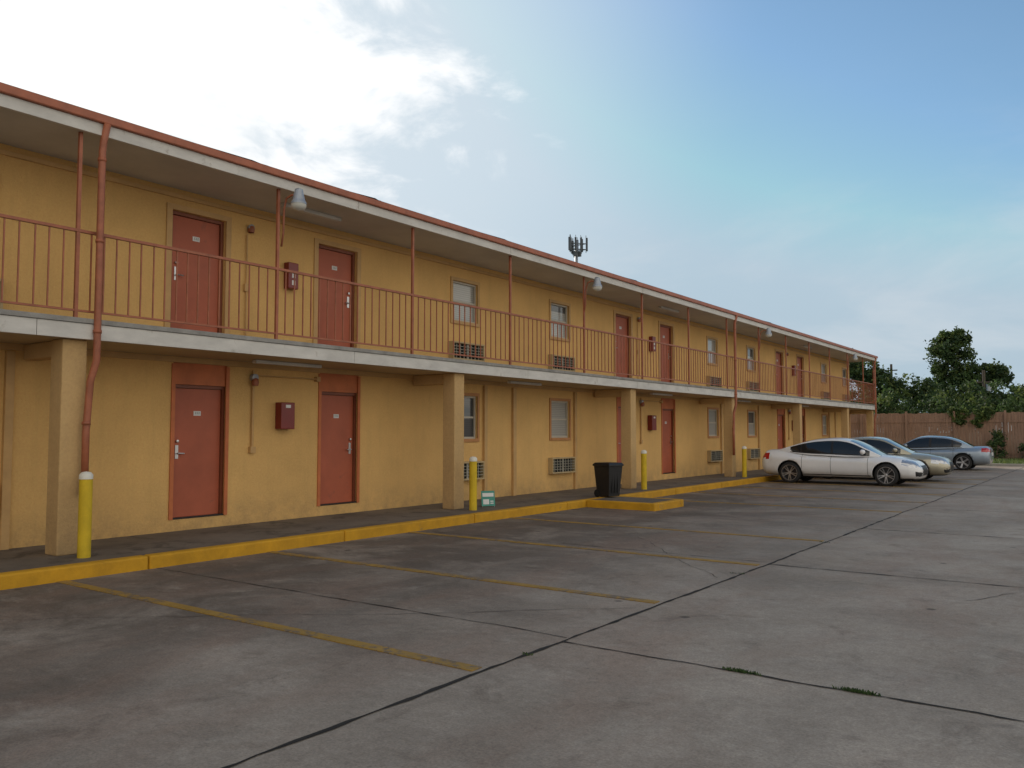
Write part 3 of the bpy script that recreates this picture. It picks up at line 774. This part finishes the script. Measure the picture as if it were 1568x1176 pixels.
vd=N(nt,'ShaderNodeVectorMath',operation='NORMALIZE'); nt.links.new(tc,vd.inputs[0])
dt=N(nt,'ShaderNodeVectorMath',operation='DOT_PRODUCT'); nt.links.new(vd.outputs[0],dt.inputs[0]); dt.inputs[1].default_value=sd
sep=N(nt,'ShaderNodeSeparateXYZ'); nt.links.new(vd.outputs[0],sep.inputs[0])
zz=math_(nt,'ADD',math_(nt,'MAXIMUM',sep.outputs[2],0.0),.12)
cbn=N(nt,'ShaderNodeCombineXYZ'); nt.links.new(math_(nt,'DIVIDE',sep.outputs[0],zz),cbn.inputs[0]); nt.links.new(math_(nt,'DIVIDE',sep.outputs[1],zz),cbn.inputs[1])
n1=noise(nt,cbn.outputs[0],1.6,9,.6,.3)
n3=noise(nt,vd.outputs[0],7.0,10,.58,.35,vscale=(1,1,2.0))
def mrng(v,a,b,c,d):
    m=N(nt,'ShaderNodeMapRange'); m.interpolation_type='SMOOTHSTEP'; nt.links.new(v,m.inputs[0])
    for i,q in enumerate((a,b,c,d)): m.inputs[i+1].default_value=q
    return m.outputs[0]
D_=dt.outputs['Value']
c=mix(nt,1.0,sky.outputs[0],(.84,1.0,1.03),'MULTIPLY')
c=mix(nt,1.0,c,(3.5,4.5,5.3),'DARKEN')
hz=mrng(sep.outputs[2],0.0,.30,.7,0.0)
c=mix(nt,hz,c,(3.2,4.0,4.6))
haze=math_(nt,'MULTIPLY',mrng(D_,.76,1.0,0,1),.60)
c=mix(nt,haze,c,(6.0,6.5,6.9))
a=mrng(D_,.90,.995,0,1)
cl=mrng(math_(nt,'ADD',math_(nt,'MULTIPLY',a,.30),n3),.56,.80,0,1)
c=mix(nt,math_(nt,'MULTIPLY',math_(nt,'MULTIPLY',cl,mrng(D_,.84,.94,0,1)),.95),c,(8.2,8.2,8.2))
glare=mrng(D_,.972,1.0,0,.8)
c=mix(nt,glare,c,(8.5,8.5,8.3))
n2=noise(nt,cbn.outputs[0],.45,8,.6,.5)
low=math_(nt,'SUBTRACT',1.0,mrng(sep.outputs[2],.16,.42,0,1))
c=mix(nt,math_(nt,'MULTIPLY',math_(nt,'MULTIPLY',mrng(n2,.46,.62,0,1),low),.40),c,(5.1,5.4,5.7))
# unseen cloud bank opposite the sun, added to brighten shaded wall and ground
neg=math_(nt,'MULTIPLY',D_,-1.0)
op=mrng(neg,-.25,.2,0,1)
c=mix(nt,math_(nt,'MULTIPLY',op,mrng(n1,.38,.56,.2,.95)),c,(9.6,8.7,7.4))
nt.links.new(c,bg.inputs['Color'])
scene.view_settings.view_transform='Standard'; scene.view_settings.look='None'; scene.view_settings.exposure=0
